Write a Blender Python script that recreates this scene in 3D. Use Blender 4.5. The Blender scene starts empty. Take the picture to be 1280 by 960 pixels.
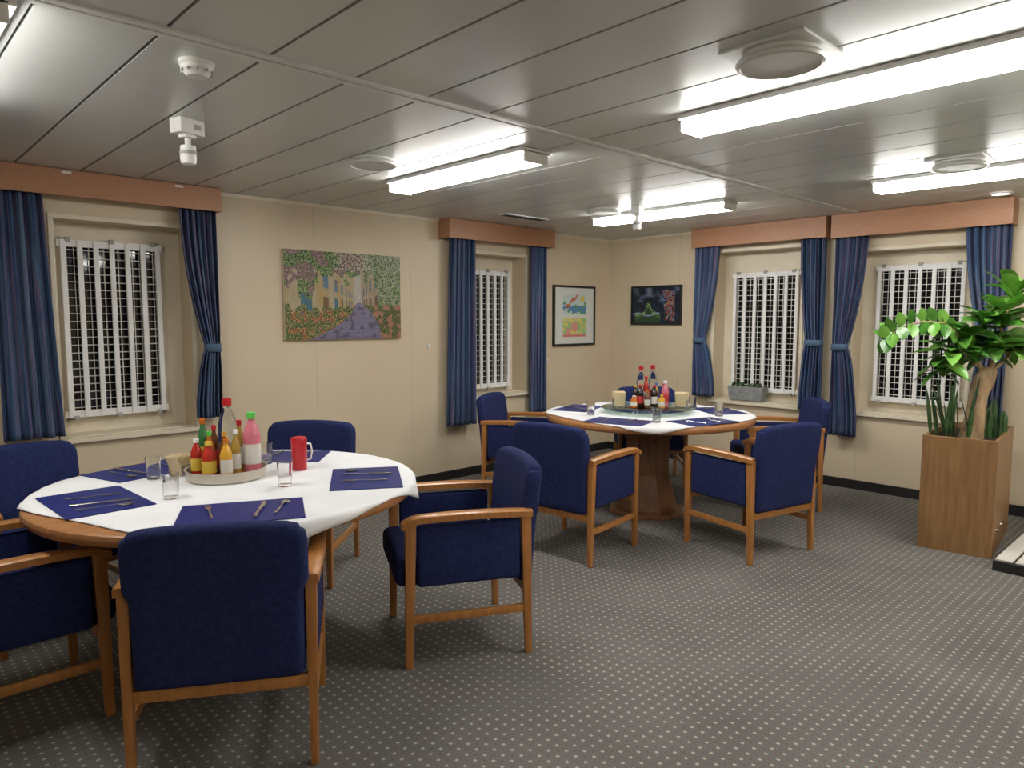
import bpy, bmesh, math, random
from mathutils import Vector, Matrix, noise
random.seed(7)
rad=math.radians
H=2.33
scn=bpy.context.scene
COL=scn.collection
try:
    scn.view_settings.view_transform='Standard'
except Exception: pass

# ------------------------------------------------------------------ materials
def nodes(name):
    m=bpy.data.materials.new(name); m.use_nodes=True
    nt=m.node_tree; b=nt.nodes['Principled BSDF']
    return m,nt,b
def setc(b,c,r=.5,met=0.,spec=None):
    b.inputs['Base Color'].default_value=(*c,1); b.inputs['Roughness'].default_value=r
    b.inputs['Metallic'].default_value=met
    if spec is not None: b.inputs['Specular IOR Level'].default_value=spec
def N(nt,t,**k):
    n=nt.nodes.new(t)
    for a,v in k.items():
        if a in n.inputs.keys(): n.inputs[a].default_value=v
        else: setattr(n,a,v)
    return n
def ramp(nt,stops):
    r=nt.nodes.new('ShaderNodeValToRGB'); e=r.color_ramp.elements
    while len(e)>1: e.remove(e[-1])
    e[0].position=stops[0][0]; e[0].color=(*stops[0][1],1)
    for p,c in stops[1:]:
        x=e.new(p); x.color=(*c,1)
    return r
def noisy(name,c1,c2,scale=5,rough=.6,stretch=(1,1,1),bump=0.,bscale=None,met=0.,coat=0.,detail=3.,lo=.35,hi=.65,spec=None):
    m,nt,b=nodes(name); setc(b,c1,rough,met,spec)
    tc=N(nt,'ShaderNodeTexCoord'); mp=N(nt,'ShaderNodeMapping'); mp.inputs['Scale'].default_value=stretch
    nt.links.new(tc.outputs['Object'],mp.inputs[0])
    nz=N(nt,'ShaderNodeTexNoise'); nz.inputs['Scale'].default_value=scale; nz.inputs['Detail'].default_value=detail
    nt.links.new(mp.outputs[0],nz.inputs['Vector'])
    r=ramp(nt,[(lo,c1),(hi,c2)]); nt.links.new(nz.outputs[0],r.inputs[0]); nt.links.new(r.outputs[0],b.inputs['Base Color'])
    if bump:
        n2=N(nt,'ShaderNodeTexNoise'); n2.inputs['Scale'].default_value=bscale or scale*4
        nt.links.new(tc.outputs['Object'],n2.inputs['Vector'])
        bp=N(nt,'ShaderNodeBump'); bp.inputs['Strength'].default_value=bump; bp.inputs['Distance'].default_value=.004
        nt.links.new(n2.outputs[0],bp.inputs['Height']); nt.links.new(bp.outputs[0],b.inputs['Normal'])
    if coat: b.inputs['Coat Weight'].default_value=coat
    return m
def plain(name,c,r=.5,met=0.,**k):
    return noisy(name,c,tuple(min(1,x*1.08+.002) for x in c),scale=8,rough=r,met=met,**k)
def glass(name,c=(1,1,1),r=.02,ior=1.45,alpha=None):
    m,nt,b=nodes(name); setc(b,c,r); b.inputs['Transmission Weight'].default_value=1; b.inputs['IOR'].default_value=ior
    return m
def emis(name,c,s):
    m,nt,b=nodes(name); setc(b,(.9,.9,.9),.4)
    b.inputs['Emission Color'].default_value=(*c,1); b.inputs['Emission Strength'].default_value=s
    return m

M={}
# wall with faint panel seams
def wallmat():
    m,nt,b=nodes('wall_laminate'); setc(b,(.62,.55,.40),.45)
    g=N(nt,'ShaderNodeTexCoord'); s=N(nt,'ShaderNodeSeparateXYZ'); nt.links.new(g.outputs['Object'],s.inputs[0])
    a=N(nt,'ShaderNodeMath',operation='ADD'); nt.links.new(s.outputs[0],a.inputs[0]); nt.links.new(s.outputs[1],a.inputs[1])
    d=N(nt,'ShaderNodeMath',operation='DIVIDE'); nt.links.new(a.outputs[0],d.inputs[0]); d.inputs[1].default_value=.9
    f=N(nt,'ShaderNodeMath',operation='FRACT'); nt.links.new(d.outputs[0],f.inputs[0])
    c=N(nt,'ShaderNodeMath',operation='LESS_THAN'); nt.links.new(f.outputs[0],c.inputs[0]); c.inputs[1].default_value=.005
    nz=N(nt,'ShaderNodeTexNoise'); nz.inputs['Scale'].default_value=1.5; nt.links.new(g.outputs['Object'],nz.inputs['Vector'])
    r=ramp(nt,[(.3,(.63,.525,.37)),(.7,(.67,.565,.405))]); nt.links.new(nz.outputs[0],r.inputs[0])
    mx=N(nt,'ShaderNodeMix',data_type='RGBA'); nt.links.new(c.outputs[0],mx.inputs[0]); nt.links.new(r.outputs[0],mx.inputs[6]); mx.inputs[7].default_value=(.53,.44,.31,1)
    nt.links.new(mx.outputs[2],b.inputs['Base Color'])
    return m
M['wall']=wallmat()
def carpet():
    m,nt,b=nodes('carpet'); setc(b,(.1,.1,.1),.95,spec=.1)
    g=N(nt,'ShaderNodeTexCoord'); mp=N(nt,'ShaderNodeMapping'); nt.links.new(g.outputs['Object'],mp.inputs[0])
    s=N(nt,'ShaderNodeSeparateXYZ'); nt.links.new(mp.outputs[0],s.inputs[0])
    S=.043
    def frac(o,off=0.):
        d=N(nt,'ShaderNodeMath',operation='MULTIPLY_ADD'); nt.links.new(o,d.inputs[0]); d.inputs[1].default_value=1/S; d.inputs[2].default_value=off
        f=N(nt,'ShaderNodeMath',operation='FRACT'); nt.links.new(d.outputs[0],f.inputs[0])
        p=N(nt,'ShaderNodeMath',operation='SUBTRACT'); nt.links.new(f.outputs[0],p.inputs[0]); p.inputs[1].default_value=.5
        q=N(nt,'ShaderNodeMath',operation='ABSOLUTE'); nt.links.new(p.outputs[0],q.inputs[0])
        return q.outputs[0]
    def dot(off,size):
        a=frac(s.outputs[0],off+100); c=frac(s.outputs[1],off+100)
        x=N(nt,'ShaderNodeMath',operation='MAXIMUM'); nt.links.new(a,x.inputs[0]); nt.links.new(c,x.inputs[1])
        l=N(nt,'ShaderNodeMath',operation='LESS_THAN'); nt.links.new(x.outputs[0],l.inputs[0]); l.inputs[1].default_value=size
        return l.outputs[0]
    d1=dot(0.,.13); d2=dot(.5,.10)
    nz=N(nt,'ShaderNodeTexNoise'); nz.inputs['Scale'].default_value=2.2; nz.inputs['Detail'].default_value=6; nt.links.new(g.outputs['Object'],nz.inputs['Vector'])
    r=ramp(nt,[(.3,(.135,.130,.122)),(.7,(.178,.171,.160))]); nt.links.new(nz.outputs[0],r.inputs[0])
    n3=N(nt,'ShaderNodeTexNoise'); n3.inputs['Scale'].default_value=260; nt.links.new(g.outputs['Object'],n3.inputs['Vector'])
    r3=ramp(nt,[(.3,(.6,.6,.6)),(.7,(1.25,1.25,1.25))]); nt.links.new(n3.outputs[0],r3.inputs[0])
    mu=N(nt,'ShaderNodeMix',data_type='RGBA',blend_type='MULTIPLY'); mu.inputs[0].default_value=1; nt.links.new(r.outputs[0],mu.inputs[6]); nt.links.new(r3.outputs[0],mu.inputs[7])
    m1=N(nt,'ShaderNodeMix',data_type='RGBA'); nt.links.new(d1,m1.inputs[0]); nt.links.new(mu.outputs[2],m1.inputs[6]); m1.inputs[7].default_value=(.40,.36,.29,1)
    m2=N(nt,'ShaderNodeMix',data_type='RGBA'); nt.links.new(d2,m2.inputs[0]); nt.links.new(m1.outputs[2],m2.inputs[6]); m2.inputs[7].default_value=(.17,.095,.085,1)
    nt.links.new(m2.outputs[2],b.inputs['Base Color'])
    bp=N(nt,'ShaderNodeBump'); bp.inputs['Strength'].default_value=.5; bp.inputs['Distance'].default_value=.004
    nt.links.new(n3.outputs[0],bp.inputs['Height']); nt.links.new(bp.outputs[0],b.inputs['Normal'])
    return m
M['carpet']=carpet()
M['ceil']=noisy('ceiling_painted_metal',(.60,.615,.59),(.63,.645,.62),scale=2,rough=.33,met=.12)
M['groove']=plain('ceiling_groove',(.03,.03,.03),.8)
M['ceiltrim']=plain('ceiling_trim_metal',(.64,.65,.62),.4,.1)
M['cream']=plain('cream_paint',(.70,.63,.49),.4)
M['white']=plain('white_paint',(.80,.80,.79),.4)
M['plastic']=plain('white_plastic',(.75,.75,.72),.4)
M['grey']=plain('grey_plastic',(.35,.35,.34),.5)
M['black']=plain('black_rubber',(.012,.012,.012),.5)
M['pane']=plain('night_window_glass',(.004,.005,.007),.06)
M['wire']=plain('painted_wire',(.60,.59,.55),.5)
M['lens']=emis('lamp_lens',(1.,.975,.93),33.)
M['valance']=noisy('valance_wood',(.38,.185,.095),(.45,.225,.12),scale=3,rough=.45,stretch=(6,6,60))
M['beech']=noisy('chair_wood',(.35,.145,.036),(.44,.19,.052),scale=6,rough=.33,stretch=(8,8,1.2),coat=.2)
M['tabwood']=noisy('table_wood',(.30,.13,.045),(.40,.18,.065),scale=4,rough=.35,stretch=(2,12,8))
M['pedwood']=noisy('pedestal_wood',(.15,.065,.028),(.21,.095,.042),scale=4,rough=.4,stretch=(8,8,1.2))
M['oak']=noisy('planter_wood',(.23,.12,.045),(.31,.17,.068),scale=5,rough=.4,stretch=(8,8,.8))
M['blue']=noisy('navy_upholstery',(.014,.021,.085),(.021,.031,.112),scale=60,rough=.9,bump=.6,bscale=700,spec=.2)
M['cloth']=noisy('white_tablecloth',(.72,.725,.74),(.78,.785,.80),scale=4,rough=.8,bump=.35,bscale=14)
M['mat']=noisy('blue_placemat',(.010,.017,.13),(.014,.024,.165),scale=30,rough=.38,spec=.3)
M['steel']=plain('stainless_steel',(.62,.61,.58),.22,1.)
M['traysteel']=plain('tray_beige',(.55,.50,.41),.3,.3)
M['glass']=glass('clear_glass')
M['petclear']=glass('clear_plastic',(.93,.97,1.),.05,1.2)
M['greenglass']=glass('greenish_glass',(.72,.92,.82),.02,1.3)
for n,c,r in [('red',(.48,.012,.02),.3),('ketchup',(.40,.02,.01),.25),('mustard',(.66,.34,.03),.3),('orange',(.55,.15,.02),.25),('soy',(.018,.008,.006),.15),
              ('oil',(.38,.24,.05),.15),('pink',(.60,.17,.22),.25),('greencap',(.10,.55,.08),.35),('greenbot',(.04,.16,.05),.2),('label_w',(.62,.60,.55),.5),('label_y',(.66,.47,.06),.5),
              ('label_r',(.5,.03,.03),.5),('label_b',(.05,.15,.45),.5),('napkin',(.70,.57,.35),.8),('brownb',(.12,.04,.012),.15)]:
    M[n]=plain(n,c,r)
M['soil']=noisy('soil',(.02,.013,.008),(.06,.04,.025),scale=40,rough=.95,bump=1,bscale=80)
M['leaf']=noisy('glossy_leaf',(.035,.14,.015),(.10,.27,.035),scale=9,rough=.3)
M['leaf2']=noisy('young_leaf',(.12,.32,.04),(.20,.43,.07),scale=9,rough=.32)
M['spike']=noisy('snake_leaf',(.02,.06,.02),(.07,.15,.05),scale=14,rough=.4)
M['bark']=noisy('bark',(.28,.18,.09),(.52,.37,.21),scale=18,rough=.85,stretch=(1,1,.35),bump=1,bscale=40)
M['stone']=noisy('concrete_planter',(.20,.21,.21),(.30,.31,.30),scale=25,rough=.8,bump=.4)
def curtainmat():
    m,nt,b=nodes('striped_curtain'); setc(b,(.05,.08,.2),.85,spec=.2)
    uv=N(nt,'ShaderNodeTexCoord'); mp=N(nt,'ShaderNodeMapping'); mp.inputs['Scale'].default_value=(1,.02,1); nt.links.new(uv.outputs['UV'],mp.inputs[0])
    nz=N(nt,'ShaderNodeTexNoise'); nz.inputs['Scale'].default_value=28; nz.inputs['Detail'].default_value=4; nt.links.new(mp.outputs[0],nz.inputs['Vector'])
    r=ramp(nt,[(.32,(.025,.04,.11)),(.41,(.05,.10,.19)),(.46,(.035,.055,.14)),(.51,(.09,.15,.23)),(.55,(.14,.095,.17)),(.60,(.035,.055,.14)),(.70,(.08,.13,.20))])
    nt.links.new(nz.outputs[0],r.inputs[0]); nt.links.new(r.outputs[0],b.inputs['Base Color'])
    return m
M['curtain']=curtainmat()
def vcolmat():
    m,nt,b=nodes('printed_picture'); setc(b,(1,1,1),.4)
    a=N(nt,'ShaderNodeVertexColor'); a.layer_name='Col'; nt.links.new(a.outputs[0],b.inputs['Base Color'])
    return m
M['pic']=vcolmat()

# ------------------------------------------------------------------ geometry helpers
def empty(name,loc=(0,0,0),rz=0.):
    e=bpy.data.objects.new(name,None); e.empty_display_size=.1; e.location=loc; e.rotation_euler=(0,0,rz); COL.objects.link(e); return e
class MB:
    def __init__(s): s.v=[];s.f=[];s.m=[]
    def add(s,vs,fs,mi=0,X=None):
        o=len(s.v)
        for p in vs:
            p=Vector(p); s.v.append(X@p if X else p)
        for f in fs: s.f.append([o+i for i in f]); s.m.append(mi)
    def box(s,c,d,mi=0,X=None,taper=None):
        x,y,z=d[0]/2,d[1]/2,d[2]/2; c=Vector(c); vs=[]
        for k in (-1,1):
            t=taper if (taper and k<0) else 1
            for a,b in ((-1,-1),(1,-1),(1,1),(-1,1)): vs.append(c+Vector((a*x*t,b*y*t,k*z)))
        s.add(vs,[(3,2,1,0),(4,5,6,7),(0,1,5,4),(1,2,6,5),(2,3,7,6),(3,0,4,7)],mi,X)
    def lathe(s,prof,n=24,mi=0,X=None,cap=True):
        vs=[];fs=[]
        for r,z in prof:
            for i in range(n):
                a=2*math.pi*i/n; vs.append((r*math.cos(a),r*math.sin(a),z))
        for k in range(len(prof)-1):
            for i in range(n):
                j=(i+1)%n; fs.append((k*n+i,k*n+j,(k+1)*n+j,(k+1)*n+i))
        if cap:
            if prof[0][0]>1e-5: fs.append(tuple(range(n-1,-1,-1)))
            if prof[-1][0]>1e-5: fs.append(tuple((len(prof)-1)*n+i for i in range(n)))
        s.add(vs,fs,mi,X)
    def tube(s,pts,rads,n=8,mi=0,flat=1.,X=None):
        pts=[Vector(p) for p in pts]; vs=[];fs=[]; up=Vector((0,0,1))
        for i,p in enumerate(pts):
            t=(pts[min(i+1,len(pts)-1)]-pts[max(i-1,0)]).normalized()
            a=t.cross(up)
            if a.length<1e-3: a=t.cross(Vector((0,1,0)))
            a.normalize(); b=a.cross(t).normalized()
            r=rads[i] if hasattr(rads,'__len__') else rads
            for k in range(n):
                q=2*math.pi*k/n; vs.append(p+a*r*math.cos(q)+b*r*flat*math.sin(q))
        L=len(pts)
        for i in range(L-1):
            for k in range(n):
                j=(k+1)%n; fs.append((i*n+k,i*n+j,(i+1)*n+j,(i+1)*n+k))
        fs.append(tuple(range(n-1,-1,-1))); fs.append(tuple((L-1)*n+k for k in range(n)))
        s.add(vs,fs,mi,X)
    def obj(s,name,mats,parent=None,smooth=None,bevel=0.,loc=None,rz=0.,merge=False):
        me=bpy.data.meshes.new(name); me.from_pydata([tuple(p) for p in s.v],[],s.f)
        if not hasattr(mats,'__len__'): mats=[mats]
        for m in mats: me.materials.append(m)
        for p,mi in zip(me.polygons,s.m): p.material_index=mi
        bm=bmesh.new(); bm.from_mesh(me)
        if merge: bmesh.ops.remove_doubles(bm,verts=bm.verts,dist=1e-5)
        if bevel: bmesh.ops.bevel(bm,geom=list(bm.edges),offset=bevel,segments=2,affect='EDGES',profile=.6)
        bmesh.ops.recalc_face_normals(bm,faces=bm.faces)
        bm.to_mesh(me); bm.free()
        if smooth:
            for p in me.polygons: p.use_smooth=True
            me.set_sharp_from_angle(angle=rad(smooth))
        o=bpy.data.objects.new(name,me); COL.objects.link(o)
        if parent: o.parent=parent
        if loc: o.location=loc
        o.rotation_euler=(0,0,rz)
        return o
def rbox(a,b,c,r,n=6,fn=None):
    """rounded cushion box half sizes a,b,c centred at origin"""
    def co(h): 
        L=[-h,-h+.08*r,-h+.3*r,-h+.62*r,-h+r]
        for i in range(1,n): L.append((-h+r)+(2*(h-r))*i/n)
        return L+[-x for x in reversed(L[:5])]
    X,Y,Z=co(a),co(b),co(c); v=[];f=[];idx={}
    def vid(i,j,k):
        key=(i,j,k)
        if key not in idx:
            p=Vector((X[i],Y[j],Z[k])); q=Vector((max(-a+r,min(a-r,p.x)),max(-b+r,min(b-r,p.y)),max(-c+r,min(c-r,p.z))))
            d=p-q
            if d.length>1e-7: p=q+d.normalized()*r
            idx[key]=len(v); v.append(fn(p) if fn else p)
        return idx[key]
    l,m_,n_=len(X)-1,len(Y)-1,len(Z)-1
    for i in range(l):
        for j in range(m_):
            f.append((vid(i,j,0),vid(i,j+1,0),vid(i+1,j+1,0),vid(i+1,j,0)))
            f.append((vid(i,j,n_),vid(i+1,j,n_),vid(i+1,j+1,n_),vid(i,j+1,n_)))
    for i in range(l):
        for k in range(n_):
            f.append((vid(i,0,k),vid(i+1,0,k),vid(i+1,0,k+1),vid(i,0,k+1)))
            f.append((vid(i,m_,k),vid(i,m_,k+1),vid(i+1,m_,k+1),vid(i+1,m_,k)))
    for j in range(m_):
        for k in range(n_):
            f.append((vid(0,j,k),vid(0,j,k+1),vid(0,j+1,k+1),vid(0,j+1,k)))
            f.append((vid(l,j,k),vid(l,j+1,k),vid(l,j+1,k+1),vid(l,j,k+1)))
    return v,f

# ------------------------------------------------------------------ room shell
XB,YB=-8.2,-7.6
b=MB(); b.box(((XB)/2,YB/2,-.05),(-XB+.5,-YB+.5,.1)); b.obj('floor',M['carpet'])
# ceiling: strip panels under a dark backing
b=MB(); b.box((XB/2,YB/2,H+.06),(-XB+.5,-YB+.5,.06),1)
xk=-5.5-.325*9
while xk<0:
    x0=xk+.006; x1=min(xk+.325-.006,0.0)
    x0=max(x0,XB)
    if x1>x0:
        for ya,yb in ((0,-2.63),(-2.69,-5.35),(-5.41,YB)):
            b.box(((x0+x1)/2,(ya+yb)/2,H+.012),(x1-x0,abs(yb-ya),.024))
    xk+=.325
b.obj('ceiling',[M['ceil'],M['groove']],bevel=.0)
b=MB()
for y in (-2.66,-5.38):
    for dy in (-.021,.021): b.box((XB/2,y+dy,H-.001),(-XB,.030,.014))
    b.box((XB/2,y,H+.004),(-XB,.02,.01))
b.obj('trim_1',M['ceiltrim'],bevel=.002)
b=MB(); b.box((XB/2,-.006,H-.012),(-XB,.012,.024)); b.box((-.006,YB/2,H-.012),(.012,-YB,.024)); b.obj('trim_2',M['cream'])
T=.22
def wall(name,axis,lo,hi,openings):
    b=MB()
    def pc(a0,a1,z0,z1):
        if a1-a0<1e-4 or z1-z0<1e-4: return
        if axis=='x': b.box(((a0+a1)/2,T/2,(z0+z1)/2),(a1-a0,T,z1-z0))
        else: b.box((T/2,(a0+a1)/2,(z0+z1)/2),(T,a1-a0,z1-z0))
    cur=lo
    for a0,a1,z0,z1 in sorted(openings):
        pc(cur,a0,0,H+.05); pc(a0,a1,0,z0); pc(a0,a1,z1,H+.05); cur=a1
    pc(cur,hi,0,H+.05)
    return b.obj(name,M['wall'])
W1=(-5.30,-4.52,.72,2.06); W2=(-2.08,-1.32,.74,2.06)
W3=(-2.17,-1.31,.67,2.10); W4=(-3.48,-2.63,.67,2.02)
wall('wall_left','x',XB,T,[W1,W2])
wall('wall_right','y',YB,0,[W3,W4])
b=MB(); b.box((XB-.05,YB/2,H/2),(.1,-YB+.4,H+.1)); b.obj('wall_back',M['wall'])
b=MB(); b.box((XB/2,YB-.05,H/2),(-XB+.4,.1,H+.1)); b.obj('wall_front',M['wall'])
b=MB(); b.box((XB/2,-.008,.04),(-XB,.016,.08)); b.obj('baseboard_left',M['black'],bevel=.003)
b=MB(); b.box((-.008,YB/2,.04),(.016,-YB,.08)); b.obj('baseboard_right',M['black'],bevel=.003)

def window(name,axis,op,gr):
    a0,a1,z0,z1=op; g0,g1,h0,h1=gr
    e=empty(name)
    def P(a,d,z): return (a,d,z) if axis=='x' else (d,a,z)
    def D(a,d,z): return (a,d,z) if axis=='x' else (d,a,z)
    b=MB(); c=(a0+a1)/2; 
    b.box(P(c,.205,(z0+z1)/2),D(a1-a0,.02,z1-z0),0)      # back board
    for (ca,cz,wa,wz) in ((g0-.0,(h0+h1)/2,.05,h1-h0+.05),(g1+.0,(h0+h1)/2,.05,h1-h0+.05),((g0+g1)/2,h0,g1-g0,.05),((g0+g1)/2,h1,g1-g0,.05)):
        b.box(P(ca,.185,cz),D(wa,.03,wz),0)
    b.obj('window_frame',M['cream'],e)
    b=MB(); b.box(P((g0+g1)/2,.19,(h0+h1)/2),D(g1-g0-.02,.006,h1-h0-.02)); b.obj('pane',M['pane'],e)
    b=MB(); n=int((g1-g0)/.040)
    for i in range(1,n): b.box(P(g0+(g1-g0)*i/n,.166,(h0+h1)/2),D(.0050,.0045,h1-h0))
    n=int((h1-h0)/.05)
    for i in range(1,n): b.box(P((g0+g1)/2,.163,h0+(h1-h0)*i/n),D(g1-g0,.0045,.0062))
    b.obj('wire_mesh',M['wire'],e)
    b=MB(); n=7
    for i in range(n):
        a=g0+.02+(g1-g0-.04)*i/(n-1); b.box(P(a,.135,(h0+h1)/2),D(.030,.018,h1-h0+.02))
    for z in (h0+.01,h1-.01): b.box(P((g0+g1)/2,.147,z),D(g1-g0+.03,.02,.045))
    b.obj('grille_bars',M['white'],e,bevel=.003)
    b=MB()
    for z in (h0-.012,h1+.012):
        for k in (.08,.5,.92):
            a=g0+(g1-g0)*k; b.box(P(a,.135,z),D(.03,.035,.03))
    b.obj('latches',M['grey'],e,bevel=.006)
    b=MB(); b.box(P(c,-.012,z0-.015),D(a1-a0+.06,.05,.03)); b.box(P(c,.1,z0+.004),D(a1-a0,.19,.008))
    for a in (a0-.015,a1+.015): b.box(P(a,-.004,(z0+z1)/2),D(.03,.012,z1-z0))
    b.box(P(c,-.004,z1+.015),D(a1-a0+.06,.012,.03))
    b.obj('window_sill',M['cream'],e,bevel=.004)
    return e
window('window_1','x',W1,(-5.25,-4.66,.84,1.94))
window('window_2','x',W2,(-1.99,-1.41,.80,1.91))
window('window_3','y',W3,(-2.09,-1.43,.77,1.89))
window('window_4','y',W4,(-3.42,-2.76,.77,1.89))

def valance(axis,a0,a1,z0,tags=()):
    g=empty('curtain_valance'); e=MB(); z1=H-.003
    def P(a,d,z): return (a,-d,z) if axis=='x' else (-d,a,z)
    def D(a,d,z): return (a,d,z) if axis=='x' else (d,a,z)
    c=(a0+a1)/2
    e.box(P(c,.15,(z0+z1)/2),D(a1-a0,.02,z1-z0)); 
    for a in (a0+.01,a1-.01): e.box(P(a,.07,(z0+z1)/2),D(.0198,.14,z1-z0))
    e.box(P(c,.07,z1-.02),D(a1-a0-.04,.138,.016))
    e.obj('pelmet_board',M['valance'],g,bevel=.002)
    e=MB(); e.box(P(c,.085,z1-.07),D(a1-a0-.06,.03,.02)); e.obj('curtain_track',M['white'],g)
    if tags:
        e=MB()
        for a in tags: e.box(P(a,.1625,z1-.018),D(.05,.005,.014))
        e.obj('clips',M['plastic'],g)
valance('x',-5.70,-4.35,2.175,(-5.25,-4.62)); valance('x',-2.40,-1.07,2.16); valance('y',-2.435,-1.13,2.15); valance('y',-3.76,-2.48,2.135)

def curtain(axis,outer,dirn,wt,wb,zt,zb,tie=None,wtie=.09,folds=6,shift=0.,seed=0):
    """outer = coordinate of the outer (wall side) edge, dirn = +1/-1 towards the window"""
    nc,nr=72,36; vs=[];fs=[];uvs=[]
    for r in range(nr+1):
        z=zt+(zb-zt)*r/nr
        if tie:
            if z>tie:
                k=(zt-z)/(zt-tie); w=wt+(wtie-wt)*(k**1.8); 
            else:
                k=(tie-z)/(tie-zb); w=wtie+(wb-wtie)*min(1,(k*1.25))**.6
            off=shift*min(1,(zt-z)/(zt-tie))
        else:
            k=r/nr; w=wt+(wb-wt)*k; off=shift*k
        comp=w/wt
        for c in range(nc+1):
            s=c/nc
            amp=.024*(.6+.4*min(1.3,1/comp)) 
            ph=seed+2.1*noise.noise((s*3,seed,z*.35))
            d=.085+amp*math.sin(s*folds*2*math.pi+ph)+.008*math.sin(s*folds*5.1+seed)
            if tie: d=.085+(d-.085)*(1-.45*math.exp(-((z-tie)/.07)**2))
            a=outer+off+dirn*(s*w+.006*math.sin(s*folds*4*math.pi+ph))
            vs.append((a,-d,z) if axis=='x' else (-d,a,z)); uvs.append((s*1.0+seed*.37,z))
    for r in range(nr):
        for c in range(nc):
            i=r*(nc+1)+c; fs.append((i,i+1,i+nc+2,i+nc+1))
    me=bpy.data.meshes.new('drape'); me.from_pydata(vs,[],fs); me.materials.append(M['curtain'])
    uv=me.uv_layers.new(name='UVMap')
    for l in me.loops: uv.data[l.index].uv=uvs[l.vertex_index]
    for p in me.polygons: p.use_smooth=True
    e=empty('curtain')
    o=bpy.data.objects.new('drape',me); COL.objects.link(o); o.parent=e
    md=o.modifiers.new('s','SOLIDIFY'); md.thickness=.003
    if tie:
        b=MB(); c=outer+shift+dirn*wtie/2; ring=[]
        for i in range(17):
            t=2*math.pi*i/16
            a=c+(wtie/2+.012)*math.cos(t); d=.085+.036*math.sin(t)
            for zz in (tie-.028,tie+.028):
                ring.append((a,-d,zz) if axis=='x' else (-d,a,zz))
        b.add(ring,[(2*i,2*i+2,2*i+3,2*i+1) for i in range(16)])
        t=b.obj('tieback',M['curtain'],e,smooth=60)
        md=t.modifiers.new('s','SOLIDIFY'); md.thickness=.006
curtain('x',-5.63,1,.26,.31,2.19,.75,seed=1,folds=5)
curtain('x',-4.37,-1,.23,.16,2.19,.78,tie=1.26,wtie=.09,seed=2,shift=0.0)
curtain('x',-2.33,1,.27,.32,2.20,.50,seed=3,shift=-.05,folds=5)
curtain('x',-1.11,-1,.21,.23,2.20,.53,seed=4,folds=5)
curtain('y',-1.14,-1,.25,.22,2.18,.70,tie=1.25,wtie=.11,seed=5)
curtain('y',-2.41,1,.22,.20,2.18,.66,tie=1.25,wtie=.15,seed=6)
curtain('y',-2.50,-1,.26,.22,2.17,.46,tie=1.22,wtie=.12,seed=7)
curtain('y',-3.75,1,.28,.22,2.17,.50,tie=1.25,wtie=.15,seed=8)

# ------------------------------------------------------------------ ceiling fixtures
def lamp(x,y0,y1):
    e=empty('fluorescent_ceiling_light',(x,(y0+y1)/2,H)); L=abs(y1-y0)
    b=MB(); b.box((0,0,-.012),(.21,L,.022)); b.box((0,0,-.03),(.15,L-.02,.018)); b.obj('housing',M['white'],e,bevel=.003)
    b=MB(); 
    prof=[(-.080,-.024),(-.076,-.058),(-.058,-.070),(.058,-.070),(.076,-.058),(.080,-.024)]
    hl=L/2-.012; vs=[(p[0],s*hl,p[1]) for s in (-1,1) for p in prof]; n=len(prof)
    b.add(vs,[(i,(i+1)%n,n+(i+1)%n,n+i) for i in range(n)]+[tuple(range(n)),tuple(range(2*n-1,n-1,-1))])
    b.obj('lens',M['lens'],e)
    b=MB()
    for s in (-1,1): b.box((0,s*(L/2-.005),-.043),(.170,.010,.060))
    b.obj('end_caps',M['plastic'],e,bevel=.002)
lamp(-3.60,-1.16,-2.39); lamp(-1.45,-1.03,-2.28); lamp(-3.50,-3.24,-4.52); lamp(-1.38,-3.27,-4.52)
lamp(-5.97,-1.45,-2.62)
lamp(-5.8,-5.6,-6.85); lamp(-3.5,-5.6,-6.85); lamp(-1.38,-5.6,-6.85)
def vent(x,y,r,plate=None,rz=0):
    e=empty('round_ceiling_vent',(x,y,H),rz); p=0.
    if plate: p=.010; b=MB(); b.box((0,0,-.005),(plate,plate,.010)); b.obj('square_plate',M['ceiltrim'],e,bevel=.003)
    b=MB(); b.lathe([(r*.86,-p),(r*.86,-p-.012),(r*.80,-p-.014),(r*.78,-p)],48,cap=False); b.obj('outer_ring',M['plastic'],e,smooth=40)
    b=MB(); b.lathe([(r*.72,-p-.001),(r*.72,-p-.016),(r*.96,-p-.018),(r,-p-.026),(r*.97,-p-.036),(r*.90,-p-.038),(r*.88,-p-.034),(0,-p-.034)],48,cap=False); b.obj('vent_disc',M['ceiltrim'],e,smooth=40)
vent(-4.08,-1.60,.135); vent(-3.97,-3.88,.142,.29); vent(-1.72,-3.82,.14,.28); vent(-1.78,-1.35,.13)
e=empty('smoke_detector',(-5.33,-2.46,H))
b=MB(); b.lathe([(.058,0),(.058,-.012),(.052,-.016),(.052,-.03),(.047,-.034),(.033,-.050),(.0,-.052)],32); b.obj('body',M['plastic'],e,smooth=40)
b=MB()
for i in range(10):
    a=i*math.pi/5; b.box((.049*math.cos(a),.049*math.sin(a),-.034),(.006,.012,.008),X=None)
b.obj('slots',M['grey'],e)
def emlight(x,y,s=1.):
    e=empty('emergency_spotlight',(x,y,H),rad(20)); e.scale=(s,s,s)
    b=MB(); b.box((0,0,-.03),(.115,.07,.06)); b.box((0,0,-.066),(.05,.05,.014)); b.obj('junction_box',M['plastic'],e,bevel=.005)
    b=MB(); b.lathe([(.012,-.07),(.012,-.10),(.030,-.105),(.032,-.16),(.028,-.175),(.02,-.18),(0,-.18)],24); b.obj('lamp_head',M['plastic'],e,smooth=40)
    b=MB(); b.lathe([(.0335,-.125),(.0335,-.14)],24,cap=False); b.obj('clip_band',M['grey'],e)
    b=MB(); b.box((.02,-.036,-.03),(.03,.004,.02)); b.obj('button',M['grey'],e)
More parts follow.
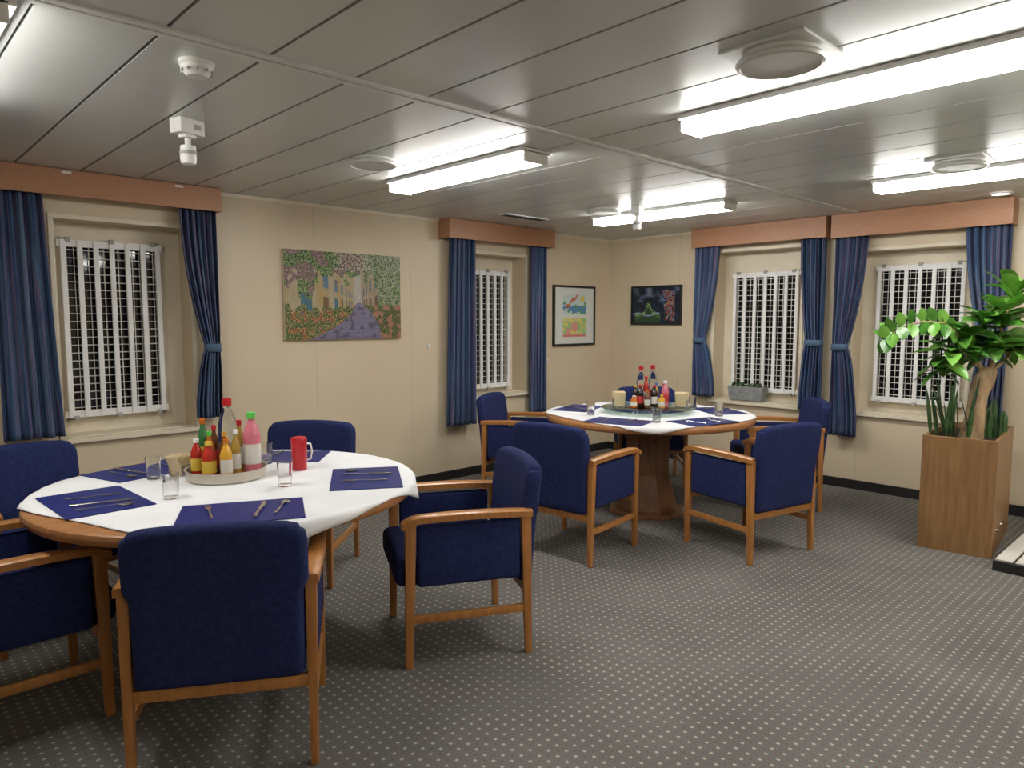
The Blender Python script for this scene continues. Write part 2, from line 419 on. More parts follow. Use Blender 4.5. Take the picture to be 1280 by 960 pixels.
emlight(-5.10,-1.70,1.08); emlight(-1.70,-1.62,1.)
e=empty('linear_ceiling_vent',(-1.95,-.62,H)); b=MB(); b.box((0,0,-.004),(.5,.10,.008)); b.obj('vent_frame',M['ceiltrim'],e)
b=MB(); 
for i in range(4): b.box((0,-.033+.022*i,-.009),(.46,.010,.004))
b.obj('vent_slots',M['black'],e)
e=empty('recessed_downlight',(-.36,-3.72,H)); b=MB(); b.lathe([(.07,0),(.07,-.008),(.055,-.012),(.052,-.002)],32); b.obj('ring',M['white'],e,smooth=40)
b=MB(); b.lathe([(.05,-.004),(0,-.006)],32,cap=False); b.obj('diffuser',emis('downlight_glow',(1,.9,.75),6),e)

# ------------------------------------------------------------------ pictures
def picgrid(name,P,nu,nv,fn,parent):
    vs=[];fs=[];cols=[]
    for j in range(nv+1):
        for i in range(nu+1):
            u,v=i/nu,j/nv; vs.append(P(u,v)); cols.append(fn(u,v))
    for j in range(nv):
        for i in range(nu):
            k=j*(nu+1)+i; fs.append((k,k+1,k+nu+2,k+nu+1))
    me=bpy.data.meshes.new(name); me.from_pydata(vs,[],fs); me.materials.append(M['pic'])
    ca=me.color_attributes.new('Col','FLOAT_COLOR','POINT')
    for i,c in enumerate(cols): ca.data[i].color=(c[0],c[1],c[2],1)
    o=bpy.data.objects.new(name,me); COL.objects.link(o); o.parent=parent; return o
def mixc(a,b,t): t=max(0,min(1,t)); return tuple(a[i]*(1-t)+b[i]*t for i in range(3))
def nz(u,v,s,o=0): return noise.noise((u*s,v*s,o))*.7+.5
def street(u,v):
    U=u*1.52
    n0=nz(U,v,6,9); n1=nz(U,v,15,1); n2=nz(U,v,45,2); n3=nz(U,v,90,3)
    VX,VY=.60,.42                                   # vanishing point of the lane
    dx,dy=u-VX,v-VY
    if u<VX:
        t=(VX-u)/VX; k=1/(t+.14); hv=dy/(t+.10)
        c=mixc((.46,.37,.20),(.52,.44,.30),n1)
        if int(k*2.2)%2: c=mixc((.50,.34,.12),(.50,.40,.22),n1)
        w=math.sin(k*12.0)
        if w>.30 and -.5<hv<.12: c=(.05,.16,.24) if math.sin(k*6)>0 else (.20,.10,.04)
        if w>.30 and .30<hv<.62: c=(.10,.22,.30)
    else:
        t=(u-VX)/(1-VX); k=1/(t+.14); hv=dy/(t+.10)*.7
        c=mixc((.36,.27,.17),(.46,.37,.25),n1)
        w=math.sin(k*11.0+1)
        if w>.35 and -.45<hv<.12: c=(.16,.09,.06)
        if w>.35 and .25<hv<.5: c=(.10,.16,.20)
    if abs(dx)<.035 and v>VY-.02: c=mixc((.66,.62,.56),(.42,.36,.30),n2)
    c=mixc(c,(.03,.03,.02),.9*max(0,n3-.35))
    # foliage canopy hanging from the top, cascading at the right
    can=.74-.25*max(0,.45-u)+.34*(n1-.5)+.16*(n0-.5)
    if u>.78: can=.40+.32*(n1-.5)+.2*(.92-u)
    if .10<u<.24 and .35<v: can=min(can,.48+.2*(n1-.5))
    if v>can:
        g=mixc((.012,.035,.006),(.14,.24,.05),(n2-.2)*1.5)
        if n3>.58 and n2>.40: g=(.30,.40,.16)
        if u<.66 and n0>.50 and n3>.50: g=mixc((.22,.05,.11),(.46,.24,.30),n2)
        if .40<u<.72 and v>.80 and n2>.55: g=(.44,.40,.30)
        if u>.64 and n3>.55 and n1>.42: g=mixc((.34,.40,.24),(.52,.50,.42),n2)
        c=g
    # lane
    if v<VY:
        d=VY-v; l=VX-.01-d*1.0+.10*math.sin(d*7); r=VX+.03+d*.50+.04*math.sin(d*9)
        if l<u<r:
            q=.5+.5*math.sin(90/(d+.12)*.35)
            c=mixc((.09,.08,.15),(.24,.21,.32),.25+.45*n2+.3*q)
            if n1<.36: c=mixc(c,(.04,.04,.08),.6)
        elif u<=l and v<.44-.16*n1:
            c=mixc((.012,.035,.006),(.12,.20,.04),(n2-.2)*1.4)
            if n1>.60: c=mixc((.32,.10,.035),(.20,.06,.02),n3)
            if n3>.68: c=(.50,.36,.16)
        elif u>=r and v<.40:
            c=mixc((.03,.045,.01),(.18,.20,.06),(n2-.2)*1.4)
            if n1>.56: c=mixc((.40,.13,.12),(.34,.20,.08),n3)
    f=.55+.75*n3
    return tuple(x*f for x in c)
e=empty('canvas_street_picture')
b=MB(); b.box((-3.345,-.016,1.6375),(1.03,.03,.675)); b.obj('canvas',M['cream'],e)
picgrid('print',lambda u,v:(-3.86+1.03*u,-.0325,1.30+.675*v),340,224,street,e)
def sketch(u,v):
    n=nz(u,v,5,1); n2=nz(u,v,16,5)
    w=(.66,.68,.64)
    if not(.20<u<.80): return w
    if .53<v<.88:
        c=(.55,.64,.62)
        if v<.68 and n>.42: c=(.10,.26,.48)
        if n2>.60 and v<.74: c=(.10,.32,.14)
        d=abs((v-.66)-.75*(u-.30)+.02*math.sin(u*40))
        if .28<u<.66 and d<.030: c=(.50,.14,.07)
        if (u-.70)**2+(v-.80)**2<.003: c=(.75,.55,.12)
        return c
    if .12<v<.46:
        c=(.62,.58,.24)
        if n>.52: c=(.33,.52,.22)
        if n2>.60: c=(.75,.62,.15)
        if (u-.5)**2+(v-.30)**2<.008 or (u-.34)**2+(v-.22)**2<.003: c=(.66,.28,.24)
        if v<.17: c=(.6,.2,.18)
        return c
    return w
def frame(e,P,D,a0,a1,z0,z1,w,mt):
    b=MB()
    for a in (a0+w/2,a1-w/2): b.box(P(a,.0135,(z0+z1)/2),D(w,.027,z1-z0))
    for z in (z0+w/2,z1-w/2): b.box(P((a0+a1)/2,.0135,z),D(a1-a0-2*w,.026,w))
    b.obj('frame',mt,e,bevel=.002)
e=empty('framed_watercolour')
frame(e,lambda a,d,z:(a,-d,z),lambda a,d,z:(a,d,z),-.94,-.28,1.18,1.81,.022,M['black'])
b=MB(); b.box((-.61,-.008,1.495),(.63,.014,.60)); b.obj('backing',M['white'],e)
picgrid('print',lambda u,v:(-.92+.62*u,-.0165,1.20+.59*v),110,110,sketch,e)
def darkart(u,v):
    n=nz(u,v,7,2); n2=nz(u,v,26,4)
    c=mixc((.004,.005,.014),(.012,.025,.06),n)
    if v>.60: c=mixc(c,(.16,.20,.28),max(0,n-.45)*1.6)
    hill=.34+.22*math.exp(-((u-.34)/.06)**2)-.45*abs(u-.36)+.05*n2
    if v<hill and .05<u<.60:
        c=mixc((.01,.025,.02),(.10,.20,.05),n2*(1 if v>hill-.16 else .35))
        if v>hill-.08 and n2>.5: c=(.30,.40,.12)
    if abs(v-(.24+.04*math.sin(u*14)))<.02 and u<.58: c=(.22,.34,.46)
    q=.62+.10*(1-v)
    if q<u<.90 and .05<v<.92:
        k=math.sin(u*55+9*n)*math.sin(v*36+7*n)
        c=(.01,.01,.02)
        if k>.45: c=(.38,.06,.03)
        elif k<-.60: c=(.40,.26,.08)
        elif n2>.58: c=(.06,.18,.36)
    return c
e=empty('framed_dark_painting')
frame(e,lambda a,d,z:(-d,a,z),lambda a,d,z:(d,a,z),-.94,-.31,1.40,1.81,.02,M['black'])
b=MB(); b.box((-.008,-.625,1.605),(.014,.60,.38)); b.obj('backing',M['black'],e)
picgrid('print',lambda u,v:(-.0165,-.33-.59*u,1.42+.37*v),150,100,darkart,e)
b=MB(); b.box((-1.02,-.008,1.03),(.03,.016,.05)); b.box((-1.02,-.022,1.035),(.012,.02,.012)); b.obj('wall_hook',M['plastic'],bevel=.002)
b=MB(); b.box((-2.52,-.006,1.22),(.02,.012,.04)); b.obj('curtain_hook',M['plastic'],bevel=.002)

# ------------------------------------------------------------------ dining chairs
def chairmeshes():
    P={}
    def keep(name,mb,mt,bevel=0,smooth=None):
        o=mb.obj(name,mt,bevel=bevel,smooth=smooth); P[name]=o.data; bpy.data.objects.remove(o)
    W=.276
    def leg(x,y0,y1,zt,s0,s1):
        b=MB(); vs=[]
        for (y,z,s) in ((y0,0,s0),(y1,zt,s1)):
            for a,c in ((-1,-1),(1,-1),(1,1),(-1,1)): vs.append((x+a*s*.42,y+c*s/2,z))
        b.add(vs,[(3,2,1,0),(4,5,6,7),(0,1,5,4),(1,2,6,5),(2,3,7,6),(3,0,4,7)]); return b
    i=1
    for x in (-W,W):
        keep('leg_%d'%i,leg(x,.245,.235,.622,.032,.046),M['beech'],.005,40); i+=1
        keep('leg_%d'%i,leg(x,-.275,-.262,.619,.030,.044),M['beech'],.005,40); i+=1
    for nm,x in (('arm_left',-W),('arm_right',W)):
        b=MB(); n=14; sg=1 if x>0 else -1
        sec=[]
        for k in range(n+1):
            t=k/n; y=.272-.56*t
            z=.630+.010*math.sin(t*math.pi)-.004*t
            if t<.12: z-=.022*(1-t/.12)**2
            w=.026+.004*math.sin(t*math.pi); h=.015
            xx=x+sg*.006*math.sin(t*math.pi)
            for a,c in ((-1,-1),(1,-1),(1,.6),(.7,1),(-.7,1),(-1,.6)): sec.append((xx+a*w,y,z+c*h))
        fs=[]
        for k in range(n):
            for j in range(6):
                q=(j+1)%6; fs.append((k*6+j,k*6+q,(k+1)*6+q,(k+1)*6+j))
        fs+= [tuple(range(5,-1,-1)),tuple(n*6+j for j in range(6))]
        b.add(sec,fs); keep(nm,b,M['beech'],0,40)
        b=MB(); b.box((x,-.015,.205),(.020,.49,.034)); keep('stretcher_'+nm[4:],b,M['beech'],.004,40)
        b=MB(); v,f=rbox(.017,.222,.130,.016,3); b.add([p+Vector((x,-.013,.474)) for p in v],f); keep('side_panel_'+nm[4:],b,M['blue'],0,60)
    b=MB(); b.box((0,-.270,.287),(.53,.026,.040)); keep('rear_rail',b,M['beech'],.005,40)
    b=MB(); b.box((0,.225,.325),(.53,.022,.045)); keep('front_rail',b,M['beech'],.004,40)
    def fs_(p):
        q=p.copy(); q.z+= .014*(1-(p.x/.26)**2)*(1 if p.z>0 else 0)
        return q+Vector((0,.03,.398))
    v,f=rbox(.256,.265,.062,.035,6,fs_); b=MB(); b.add(v,f); keep('seat',b,M['blue'],0,60)
    a,c,t=.272,.265,.034
    def fb(p):
        x,y,z=p; 
        R=.055
        cx,cz=a-R,c-R
        if z>cz and abs(x)>cx:
            dx,dz=abs(x)-cx,z-cz; m=max(dx,dz); l=math.hypot(dx,dz)
            if l>1e-6: s=m/l; x=math.copysign(cx+dx*s,x); z=cz+dz*s
        h=max(0.,min(1.,(z+c)/(2*c)))
        if h<.57: x*= .935
        elif h<.63: x*= .935+.065*(h-.57)/.06
        z+= -.018*(x/a)**2*h
        Y=-.268-.045*h**1.6 - .018*(1-(x/a)**2)*(.3+.7*h)
        th=1.0+.15*math.sin(h*math.pi)
        return Vector((x,Y+y*th,z+.573))
    v,f=rbox(a,t,c,.028,14,fb); b=MB(); b.add(v,f); keep('backrest',b,M['blue'],0,60)
    return P
CP=chairmeshes()
def chair(x,y,az,s=1.0):
    e=empty('dining_chair',(x,y,0),rad(az-90)); e.scale=(s,s,s)
    for n,me in CP.items():
        o=bpy.data.objects.new(n,me); COL.objects.link(o); o.parent=e
chair(-5.32,-2.60,59)      # near
chair(-4.286,-2.534,153)
chair(-5.88,-1.92,0)
chair(-5.62,-1.12,-80)
chair(-4.43,-1.27,223)
chair(-2.91,-2.09,7)
chair(-2.10,-2.82,77)
chair(-2.17,-.87,-63)
chair(-.93,-2.42,131)
chair(-1.08,-1.33,-137)

# ------------------------------------------------------------------ tables
TZ=.75
def table(x,y,R,clrot,pedrot,half=.70,seed=0,off=(0,0),pw=3.2):
    e=empty('round_dining_table',(x,y,0))
    b=MB(); b.lathe([(0,TZ-.05),(R-.03,TZ-.05),(R-.008,TZ-.044),(R,TZ-.030),(R,TZ-.020),(R-.004,TZ-.008),(R-.015,TZ-.002),(0,TZ-.002)],96,cap=False)
    b.obj('table_top',M['tabwood'],e,smooth=40)
    b=MB()
    vs=[]
    for r,z in ((.24,.02),(.24,.05),(.17,.30),(.17,.55),(.26,TZ-.052)):
        for k in range(8):
            a=pedrot+math.pi/8+k*math.pi/4; vs.append((r*math.cos(a),r*math.sin(a),z))
    fs=[tuple(range(7,-1,-1)),tuple(32+k for k in range(8))]
    for i in range(4):
        for k in range(8): fs.append((i*8+k,i*8+(k+1)%8,i*8+8+(k+1)%8,i*8+8+k))
    b.add(vs,fs); b.obj('pedestal',M['pedwood'],e,bevel=.004)
    b=MB(); b.lathe([(0,0),(.30,0),(.30,.018),(.285,.026),(0,.026)],8,X=Matrix.Rotation(pedrot+math.pi/8,4,'Z'),cap=False); b.obj('base_plate',M['pedwood'],e)
    # tablecloth: rounded-square cloth, edges drape where it passes the rim
    na,nr=128,34; vs=[(off[0],off[1],TZ+.003)];fs=[]
    for j in range(1,nr+1):
        t=(j/nr)**.7
        for i in range(na):
            a0=2*math.pi*i/na; rb=half/((abs(math.cos(a0))**pw+abs(math.sin(a0))**pw)**(1/pw))
            rb*=1+.012*math.sin(3*a0+seed)+.008*math.sin(7*a0+2*seed)
            px=off[0]+t*rb*math.cos(a0+clrot); py=off[1]+t*rb*math.sin(a0+clrot)
            a=math.atan2(py,px); r=math.hypot(px,py); wz=.0012*noise.noise((px*9,py*9,seed))+.0012
            if r<=R-.01: p=(px,py,TZ+.0008+wz)
            else:
                ov=r-(R-.01); k=min(1,ov/.03); fl=.010*math.sin(a*26+seed)*min(1,ov/.1)
                rr=R-.01+.016*math.sin(k*math.pi/2)+fl+ov*.06; p=(rr*math.cos(a),rr*math.sin(a),TZ+.0015-max(0,ov-.012))
            vs.append(p)
    for i in range(na): fs.append((0,1+i,1+(i+1)%na))
    for j in range(nr-1):
        for i in range(na): fs.append((1+j*na+i,1+(j+1)*na+i,1+(j+1)*na+(i+1)%na,1+j*na+(i+1)%na))
    b=MB(); b.add(vs,fs); o=b.obj('tablecloth',M['cloth'],e,smooth=70); md=o.modifiers.new('s','SOLIDIFY'); md.thickness=.0012; md.offset=1
    return e
T1=(-5.07,-2.01); T2=(-1.87,-1.88); R=.77
table(*T1,R,rad(20),rad(20),.745,1,off=(.055,-.01))
table(*T2,R,rad(-10),rad(35),.70,2)
ZT=TZ+.004
def placemat(cx,cy,r,ang,w=.43,d=.30,jit=0.):
    x=cx+r*math.cos(ang); y=cy+r*math.sin(ang)
    rz=ang+math.pi/2+jit   # local +x tangential, local -y outward
    e=empty('blue_placemat',(x,y,ZT),rz)
    b=MB(); v,f=rbox(w/2,d/2,.0015,.0014,2); b.add([p+Vector((0,0,.0017)) for p in v],f); b.obj('mat',M['mat'],e)
    return x,y,rz
def cutlery(x,y,rz,seed):
    rnd=random.Random(seed)
    X=lambda px,py,a: Matrix.Translation((x,y,ZT+.004))@Matrix.Rotation(rz,4,'Z')@Matrix.Translation((px,py,0))@Matrix.Rotation(a,4,'Z')
    b=MB(); m=X(rnd.uniform(-.12,-.06),rnd.uniform(-.02,.02),rnd.uniform(-.3,.3)) # fork
    b.tube([(0,-.10,.004),(0,-.03,.003),(0,.02,.006),(0,.045,.004)],[.006,.0035,.0035,.008],6,flat=.35,X=m)
    b.box((0,.05,.004),(.022,.016,.0015),X=m)
    for k in range(4): b.box((-.009+.006*k,.075,.005),(.0028,.038,.0015),X=m)
    b.obj('dining_fork',M['steel'],smooth=50)
    b=MB(); an=rnd.uniform(-.3,.3); m=X(rnd.uniform(.05,.07),rnd.uniform(-.02,.02),an)
    b.tube([(0,-.11,.005),(0,-.01,.005)],[.007,.005],8,flat=.6,X=m)
    b.add([(-.006,-.01,.004),(.006,-.01,.004),(.010,.07,.004),(.004,.105,.004),(-.006,.115,.004),(-.006,-.01,.006),(.006,-.01,.005),(.010,.07,.005),(.004,.105,.005),(-.006,.115,.0055)],
      [(4,3,2,1,0),(5,6,7,8,9),(0,1,6,5),(1,2,7,6),(2,3,8,7),(3,4,9,8),(4,0,5,9)],X=m)
    b.obj('table_knife',M['steel'],smooth=50)
    b=MB(); m=X(rnd.uniform(.12,.14),rnd.uniform(-.02,.02),an+rnd.uniform(-.1,.05))
    b.tube([(0,-.09,.004),(0,-.03,.003),(0,.04,.007),(0,.06,.003),(0,.075,.002),(0,.09,.003),(0,.1,.005)],[.006,.0035,.003,.012,.018,.014,.004],10,flat=.22,X=m)
    b.obj('soup_spoon',M['steel'],smooth=50)
def tumbler(x,y,h=.10,r=.032):
    e=empty('drinking_glass',(x,y,ZT))
    b=MB(); b.lathe([(0,0),(r*.82,0),(r*.85,.004),(r,h),(r-.0022,h),(r*.80,.010),(0,.009)],28,cap=False); b.obj('glass_body',M['glass'],e,smooth=50)
def polar(t,px,py): return math.hypot(px-t[0],py-t[1]),math.atan2(py-t[1],px-t[0])
pm1=[(-4.62,-2.35),(-5.25,-2.52),(-5.60,-1.98),(-5.28,-1.50),(-4.66,-1.62)]
for i,(px,py) in enumerate(pm1):
    r,a=polar(T1,px,py); r=min(r,.56); q=placemat(*T1,r,a,jit=[.1,-.1,.1,-.1,.1][i]); cutlery(*q,i)
pm2=[(-2.40,-2.02),(-2.0,-2.42),(-2.05,-1.36),(-1.42,-2.18),(-1.42,-1.58)]
for i,(px,py) in enumerate(pm2):
    r,a=polar(T2,px,py); r=.565; q=placemat(*T2,r,a,w=.42,d=.28); cutlery(*q,10+i)
for p in [(-5.37,-2.13),(-4.95,-2.24),(-5.31,-1.72),(-4.80,-1.73)]: tumbler(*p)
for p in [(-2.28,-1.66),(-1.45,-2.00),(-1.66,-2.35),(-2.25,-2.22)]: tumbler(*p)
# bottles
def bottle(name,x,y,z,h,r,bm,cm,lm=None,neck=.40,sh=.66,lab=(.18,.52),caph=.10,nr=None):
    e=empty(name,(x,y,z)); nr=nr or r*neck
    b=MB(); b.lathe([(0,.0),(r*.9,0),(r,.006),(r,h*sh*.95),(r*.96,h*sh),(r*.76,h*(sh+.09)),(nr*1.15,h*(sh+.17)),(nr,h*(sh+.20)),(nr,h*(1-caph))],24,cap=True); b.obj('body',M[bm],e,smooth=50)
    b=MB(); b.lathe([(nr*1.25,h*(1-caph)),(nr*1.25,h*.995),(nr*1.1,h),(0,h)],18,cap=False); b.obj('cap',M[cm],e,smooth=40)
    if lm: b=MB(); b.lathe([(r+.0008,h*lab[0]),(r+.0008,h*lab[1])],24,cap=False); b.obj('label',M[lm],e,smooth=50)
tc=(-5.06,-1.90); TR=.168
e=empty('condiment_tray',(tc[0],tc[1],ZT))
b=MB(); b.lathe([(0,.0),(TR*.96,0),(TR,.006),(TR,.045),(TR+.006,.048),(TR+.006,.045),(TR-.003,.044),(TR-.004,.008),(0,.006)],48,cap=False); b.obj('tray',M['traysteel'],e,smooth=40)
rx,ry=.725,-.688; fx,fy=.688,.725
def onT(c,l,f): return c[0]+l*rx+f*fx, c[1]+l*ry+f*fy
Z1=ZT+.007
bl=[('water_bottle',-.03,.10,.335,.042,'petclear','red','label_w'),
 ('juice_bottle',.105,.03,.28,.037,'pink','greencap','label_w'),
 ('olive_oil_bottle',-.12,.045,.25,.024,'greenbot','orange','label_y'),
 ('hot_sauce_bottle',-.068,-.012,.20,.021,'orange','greencap','label_w'),
 ('ketchup_bottle',-.118,-.03,.17,.024,'ketchup','white','label_y'),
 ('mustard_jar',-.045,-.075,.165,.030,'ketchup','label_y','label_y'),
 ('sauce_bottle',.005,-.025,.20,.022,'brownb','mustard','label_y'),
 ('sweet_chili_bottle',.035,-.085,.18,.024,'mustard','orange','label_w'),
 ('soy_sauce_bottle',.036,.065,.24,.022,'oil','red','label_w'),
 ('pepper_shaker',.052,-.020,.21,.020,'oil','white','label_w'),
 ('worcester_bottle',-.068,.040,.22,.020,'brownb','red','label_r')]
for n,l,f,h,r,bm,cm,lm in bl:
    p=onT(tc,l,f); bottle(n,p[0],p[1],Z1,h,r,bm,cm,lm,lab=(.15,.38) if bm=='petclear' else (.18,.50))
def napkins(name,x,y,z,rz,s=1.):
    e=empty(name,(x,y,z),rz); b=MB()
    for i in range(9):
        a=(i-4)*.11; X=Matrix.Translation(((i-4)*.006*s,0,.045*s))@Matrix.Rotation(a,4,'Y')
        b.box((0,0,0.012*s),(.0035,.075*s,.10*s),X=X)
    b.obj('paper_napkins',M['napkin'],e)
    b=MB(); b.box((0,0,.005),(.07*s,.07*s,.01)); b.box((0,-.038*s,.03*s),(.06*s,.003,.05*s)); b.box((0,.038*s,.03*s),(.06*s,.003,.05*s)); b.obj('holder',M['steel'],e,bevel=.001)
napkins('napkin_holder',*onT(tc,-.225,.03),ZT,rad(30),.9)
e=empty('red_mug',(-4.75,-1.975,ZT))
b=MB(); b.lathe([(0,0),(.032,0),(.034,.004),(.036,.13),(.037,.145),(.033,.152),(.02,.155),(0,.155)],28,cap=False); b.obj('body',M['red'],e,smooth=40)
b=MB(); b.tube([(.035,.0,.12),(.055,-.005,.115),(.062,-.006,.08),(.055,-.005,.045),(.035,0,.04)],.005,8); b.obj('handle',M['white'],e,smooth=60)
# lazy susan + bottles on table 2
c2=(T2[0]+.03,T2[1]+.03)
e=empty('glass_lazy_susan',(*c2,ZT))
b=MB(); b.lathe([(0,.030),(.345,.030),(.35,.033),(.35,.037),(.345,.040),(0,.040)],64,cap=False); b.obj('glass_disc',M['greenglass'],e,smooth=40)
b=MB(); b.lathe([(0,0),(.11,0),(.11,.012),(.05,.014),(.05,.0295),(0,.0295)],32,cap=False); b.obj('turntable_base',M['steel'],e,smooth=40)
Z2=ZT+.0405
bl=[('water_bottle',.055,.10,.31,.036,'petclear','red','label_r'),('water_bottle',-.03,.13,.30,.036,'petclear','red','label_r'),
 ('ketchup_bottle',.125,-.03,.20,.028,'pink','white','label_r'),('soy_sauce_bottle',-.065,-.04,.17,.026,'soy','red','label_r'),
 ('soy_sauce_bottle',.035,-.07,.17,.026,'soy','red','label_w'),('hot_sauce_bottle',-.01,.02,.23,.022,'ketchup','red','label_w'),
 ('syrup_bottle',-.09,.03,.16,.022,'soy','mustard','label_w'),('worcester_bottle',-.02,-.09,.13,.022,'brownb','orange','label_w'),
 ('juice_bottle',.135,.05,.17,.026,'ketchup','red','label_y'),('vinegar_bottle',.065,.0,.18,.020,'oil','label_b','label_b'),
 ('mustard_jar',.085,-.10,.10,.024,'mustard','label_y','label_w'),('jam_jar',-.115,-.06,.09,.026,'orange','white','label_w')]
for n,l,f,h,r,bm,cm,lm in bl:
    p=onT(c2,l,f); bottle(n,p[0],p[1],Z2,h,r,bm,cm,lm,lab=(.15,.38) if bm=='petclear' else (.18,.50))
napkins('napkin_holder',*onT(c2,-.22,-.0),Z2,rad(50),1.1); napkins('napkin_holder',*onT(c2,.245,-.06),Z2,rad(20),1.1)
e=empty('glass_ashtray',(*onT(c2,.02,-.22),Z2)); b=MB(); b.lathe([(0,0),(.04,0),(.05,.02),(.045,.02),(.036,.006),(0,.006)],24,cap=False); b.obj('bowl',M['glass'],e,smooth=50)

# ------------------------------------------------------------------ plants
def leaf(b,p,d,L,w,droop=.5,mi=0,roll=0.,fold=.25):
    d=Vector(d).normalized(); side=d.cross(Vector((0,0,1)))
    if side.length<.05: side=Vector((1,0,0))
    side.normalize(); side=Matrix.Rotation(roll,3,d)@side; vs=[];fs=[]; k=8
    cur=Vector(p); dd=d.copy()
    for i in range(k+1):
        t=i/k; ww=w*.5*(max(0.,math.sin(math.pi*min(1,t**.85)))**.75 if 0<t<1 else .02)
        nn=side.cross(dd).normalized()
        vs+= [cur-side*ww+nn*ww*fold, cur-side*ww*.5+nn*ww*fold*.4,cur, cur+side*ww*.5+nn*ww*fold*.4, cur+side*ww+nn*ww*fold]
        cur=cur+dd*(L/k); dd=(dd+Vector((0,0,-droop/k))).normalized()
    for i in range(k):
        for j in range(4): fs.append((i*5+j,i*5+j+1,i*5+j+6,i*5+j+5))
    b.add(vs,fs,mi)
e=empty('potted_plant')
c1=Vector((-1.32,-3.59)); ex=Vector((math.cos(rad(6)),math.sin(rad(6)))); ey=Vector((ex.y,-ex.x))
Lx,Ly,Hb=.82,.40,.725
cc=c1+ex*Lx/2+ey*Ly/2
X=Matrix.Translation((cc.x,cc.y,0))@Matrix.Rotation(rad(6),4,'Z')
b=MB(); t=.02
for s in (-1,1):
    b.box((s*(Lx/2-t/2),0,Hb/2),(t,Ly,Hb),X=X); b.box((0,s*(Ly/2-t/2),Hb/2),(Lx-2*t,t,Hb),X=X)
b.box((0,0,.03),(Lx-2*t,Ly-2*t,.02),X=X)
b.obj('wooden_planter_box',M['oak'],e,bevel=.002)
b=MB(); b.box((0,0,Hb-.055),(Lx-2*t,Ly-2*t,.03),X=X); b.obj('soil',M['soil'],e)
b=MB()
for k in (.1,.28): b.lathe([(.011,0),(.011,.012),(0,.013)],12,X=X@Matrix.Translation((-Lx/2+k+.08,-Ly/2,.14))@Matrix.Rotation(rad(90),4,'X'))
b.obj('knobs',M['steel'],e,smooth=40)
rnd=random.Random(11)
base=Vector((-.97,-3.77,.68)); Rv=Vector((rx,ry,0)); Fv=Vector((fx,fy,0)); Z=Vector((0,0,1))
def pt(l,f,z): return base+Rv*l+Fv*f+Z*(z-.68)
b=MB(); b.tube([pt(0,0,.66),pt(.01,0,.74),pt(.025,0,.85),pt(.04,.01,.96),pt(.07,.01,1.06),pt(.10,.0,1.14)],[.075,.064,.056,.054,.062,.048],12)
b.tube([pt(.08,0,1.08),pt(.03,.02,1.18),pt(-.02,.02,1.30)],[.022,.014,.010],8)
b.tube([pt(.09,0,1.10),pt(.14,.0,1.25),pt(.16,.0,1.42),pt(.20,-.02,1.58)],[.022,.013,.010,.007],8)
b.tube([pt(.02,.02,1.16),pt(-.10,.0,1.34),pt(-.22,-.02,1.43),pt(-.36,-.03,1.44),pt(-.50,-.04,1.41),pt(-.60,-.04,1.33)],[.012,.008,.007,.006,.005,.004],8)
b.tube([pt(.10,0,1.12),pt(.20,.03,1.18),pt(.27,.03,1.25)],[.018,.012,.008],8)
b.obj('trunk_and_stems',M['bark'],e,smooth=60)
b=MB()
def rosette(c,n,L,w,up=.3,mi=0,spread=1.):
    for i in range(n):
        a=i*2.399+rnd.uniform(-.3,.3); el=up+rnd.uniform(-.45,.6)
        d=Vector((math.cos(a)*spread,math.sin(a)*spread,el))
        leaf(b,c+Vector((0,0,rnd.uniform(-.04,.04))),d,L*rnd.uniform(.75,1.15),w*rnd.uniform(.8,1.15),rnd.uniform(.3,1.2),mi if rnd.random()>.15 else 1,rnd.uniform(-.5,.5))
rosette(pt(.02,.02,1.24),20,.24,.10); rosette(pt(-.06,.02,1.33),20,.22,.09,.4); rosette(pt(.13,0,1.27),20,.24,.10,.2)
rosette(pt(.25,.03,1.28),16,.23,.09,.3); rosette(pt(.15,0,1.42),18,.22,.09,.5); rosette(pt(-.15,0,1.24),18,.21,.09,.1)
rosette(pt(-.20,.0,1.14),10,.18,.075,.0); rosette(pt(.04,0,1.43),14,.18,.075,.6)
rosette(pt(.17,-.01,1.53),10,.21,.09,.6,1); rosette(pt(.21,-.02,1.61),10,.25,.09,1.2,1)
pa=[pt(-.02,.0,1.27),pt(-.06,0,1.31),pt(-.10,.0,1.34),pt(-.16,-.01,1.39),pt(-.22,-.02,1.43),pt(-.29,-.02,1.44),pt(-.36,-.03,1.44),pt(-.43,-.03,1.43),pt(-.50,-.04,1.41),pt(-.56,-.04,1.37),pt(-.60,-.04,1.33)]
for i,p in enumerate(pa):
    for s in (-1,1):
        leaf(b,p,Fv*s*.6+Rv*-.3+Z*(.6 if s>0 else -.6),.11+.02*rnd.random(),.075,.5,i%2,rnd.uniform(-.8,.8),.15)
        leaf(b,p,Rv*-.35+Z*s+Fv*rnd.uniform(-.3,.3),.10,.07,.3,(i+1)%2 if s>0 else 0,1.2,.1)
b.obj('leaves',[M['leaf'],M['leaf2']],e,smooth=70)
b=MB()
for i in range(20):
    l=rnd.uniform(-.26,-.05); f=rnd.uniform(-.10,.08); h=rnd.uniform(.25,.50)
    leaf(b,pt(l,f,.68),Vector((rnd.uniform(-.3,.15),rnd.uniform(-.2,.3),1)),h,.026,.35,0,rnd.uniform(-1,1),.5)
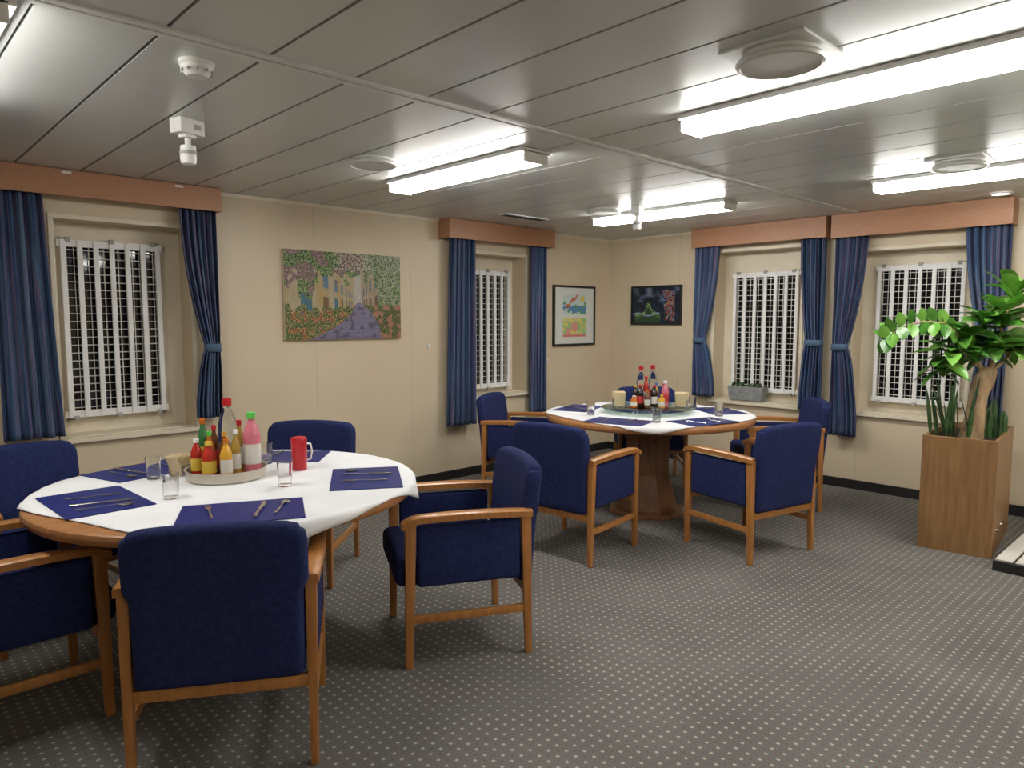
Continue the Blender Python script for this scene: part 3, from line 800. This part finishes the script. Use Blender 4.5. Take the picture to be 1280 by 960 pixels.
b.obj('narrow_leaves',M['spike'],e,smooth=70)
b=MB()
for l,f,h,r in ((.12,.02,.20,.028),(.17,.05,.26,.03),(.10,.10,.17,.026),(.22,.02,.18,.026)):
    vs=[];n=16;ks=8
    for k in range(ks+1):
        z=h*k/ks; rr=r*(1 if k<ks-1 else .7 if k==ks-1 else .15)
        for i in range(n):
            a=2*math.pi*i/n; q=rr*(1 if i%2 else .72); vs.append(pt(l,f,.68)+Vector((q*math.cos(a),q*math.sin(a),z)))
    fs=[(k*n+i,k*n+(i+1)%n,(k+1)*n+(i+1)%n,(k+1)*n+i) for k in range(ks) for i in range(n)]+[tuple(ks*n+i for i in range(n))]
    b.add(vs,fs)
b.obj('cactus_columns',M['spike'],e,smooth=30)
# sill planter
e=empty('concrete_succulent_planter',(.045,-1.66,.682))
b=MB(); 
b.box((0,0,.065),(.13,.36,.13),taper=.9); b.obj('trough',M['stone'],e,bevel=.004)
b=MB()
for i in range(46):
    a=rnd.uniform(0,6.28); leaf(b,Vector((rnd.uniform(-.05,.05),rnd.uniform(-.16,.16),.125)),Vector((math.cos(a)*.6,math.sin(a)*.6,1)),.05*rnd.uniform(.8,1.3),.02,.3,0,0,.4)
b.obj('succulents',M['spike'],e,smooth=70)
# low platform at right
e=empty('low_floor_platform')
b=MB(); b.box((-.86,-4.66,.03),(1.26,1.24,.06)); b.obj('edge',M['black'],e,bevel=.004)
b=MB()
for i in range(12): b.box((-.86,-4.09-.1*i,.0635),(1.22,.085,.007))
b.obj('planks',M['label_w'],e)

# ------------------------------------------------------------------ world + camera
w=bpy.data.worlds.new('night'); w.use_nodes=True; w.node_tree.nodes['Background'].inputs[0].default_value=(.01,.012,.02,1); scn.world=w
cd=bpy.data.cameras.new('camera'); cd.sensor_width=36; cd.lens=887/1280*36; cd.clip_start=.02
co=bpy.data.objects.new('camera',cd); COL.objects.link(co)
co.location=(-6.28,-5.03,1.45); co.rotation_euler=(math.pi/2-math.atan(80/887),0,rad(46.5-90))
scn.camera=co
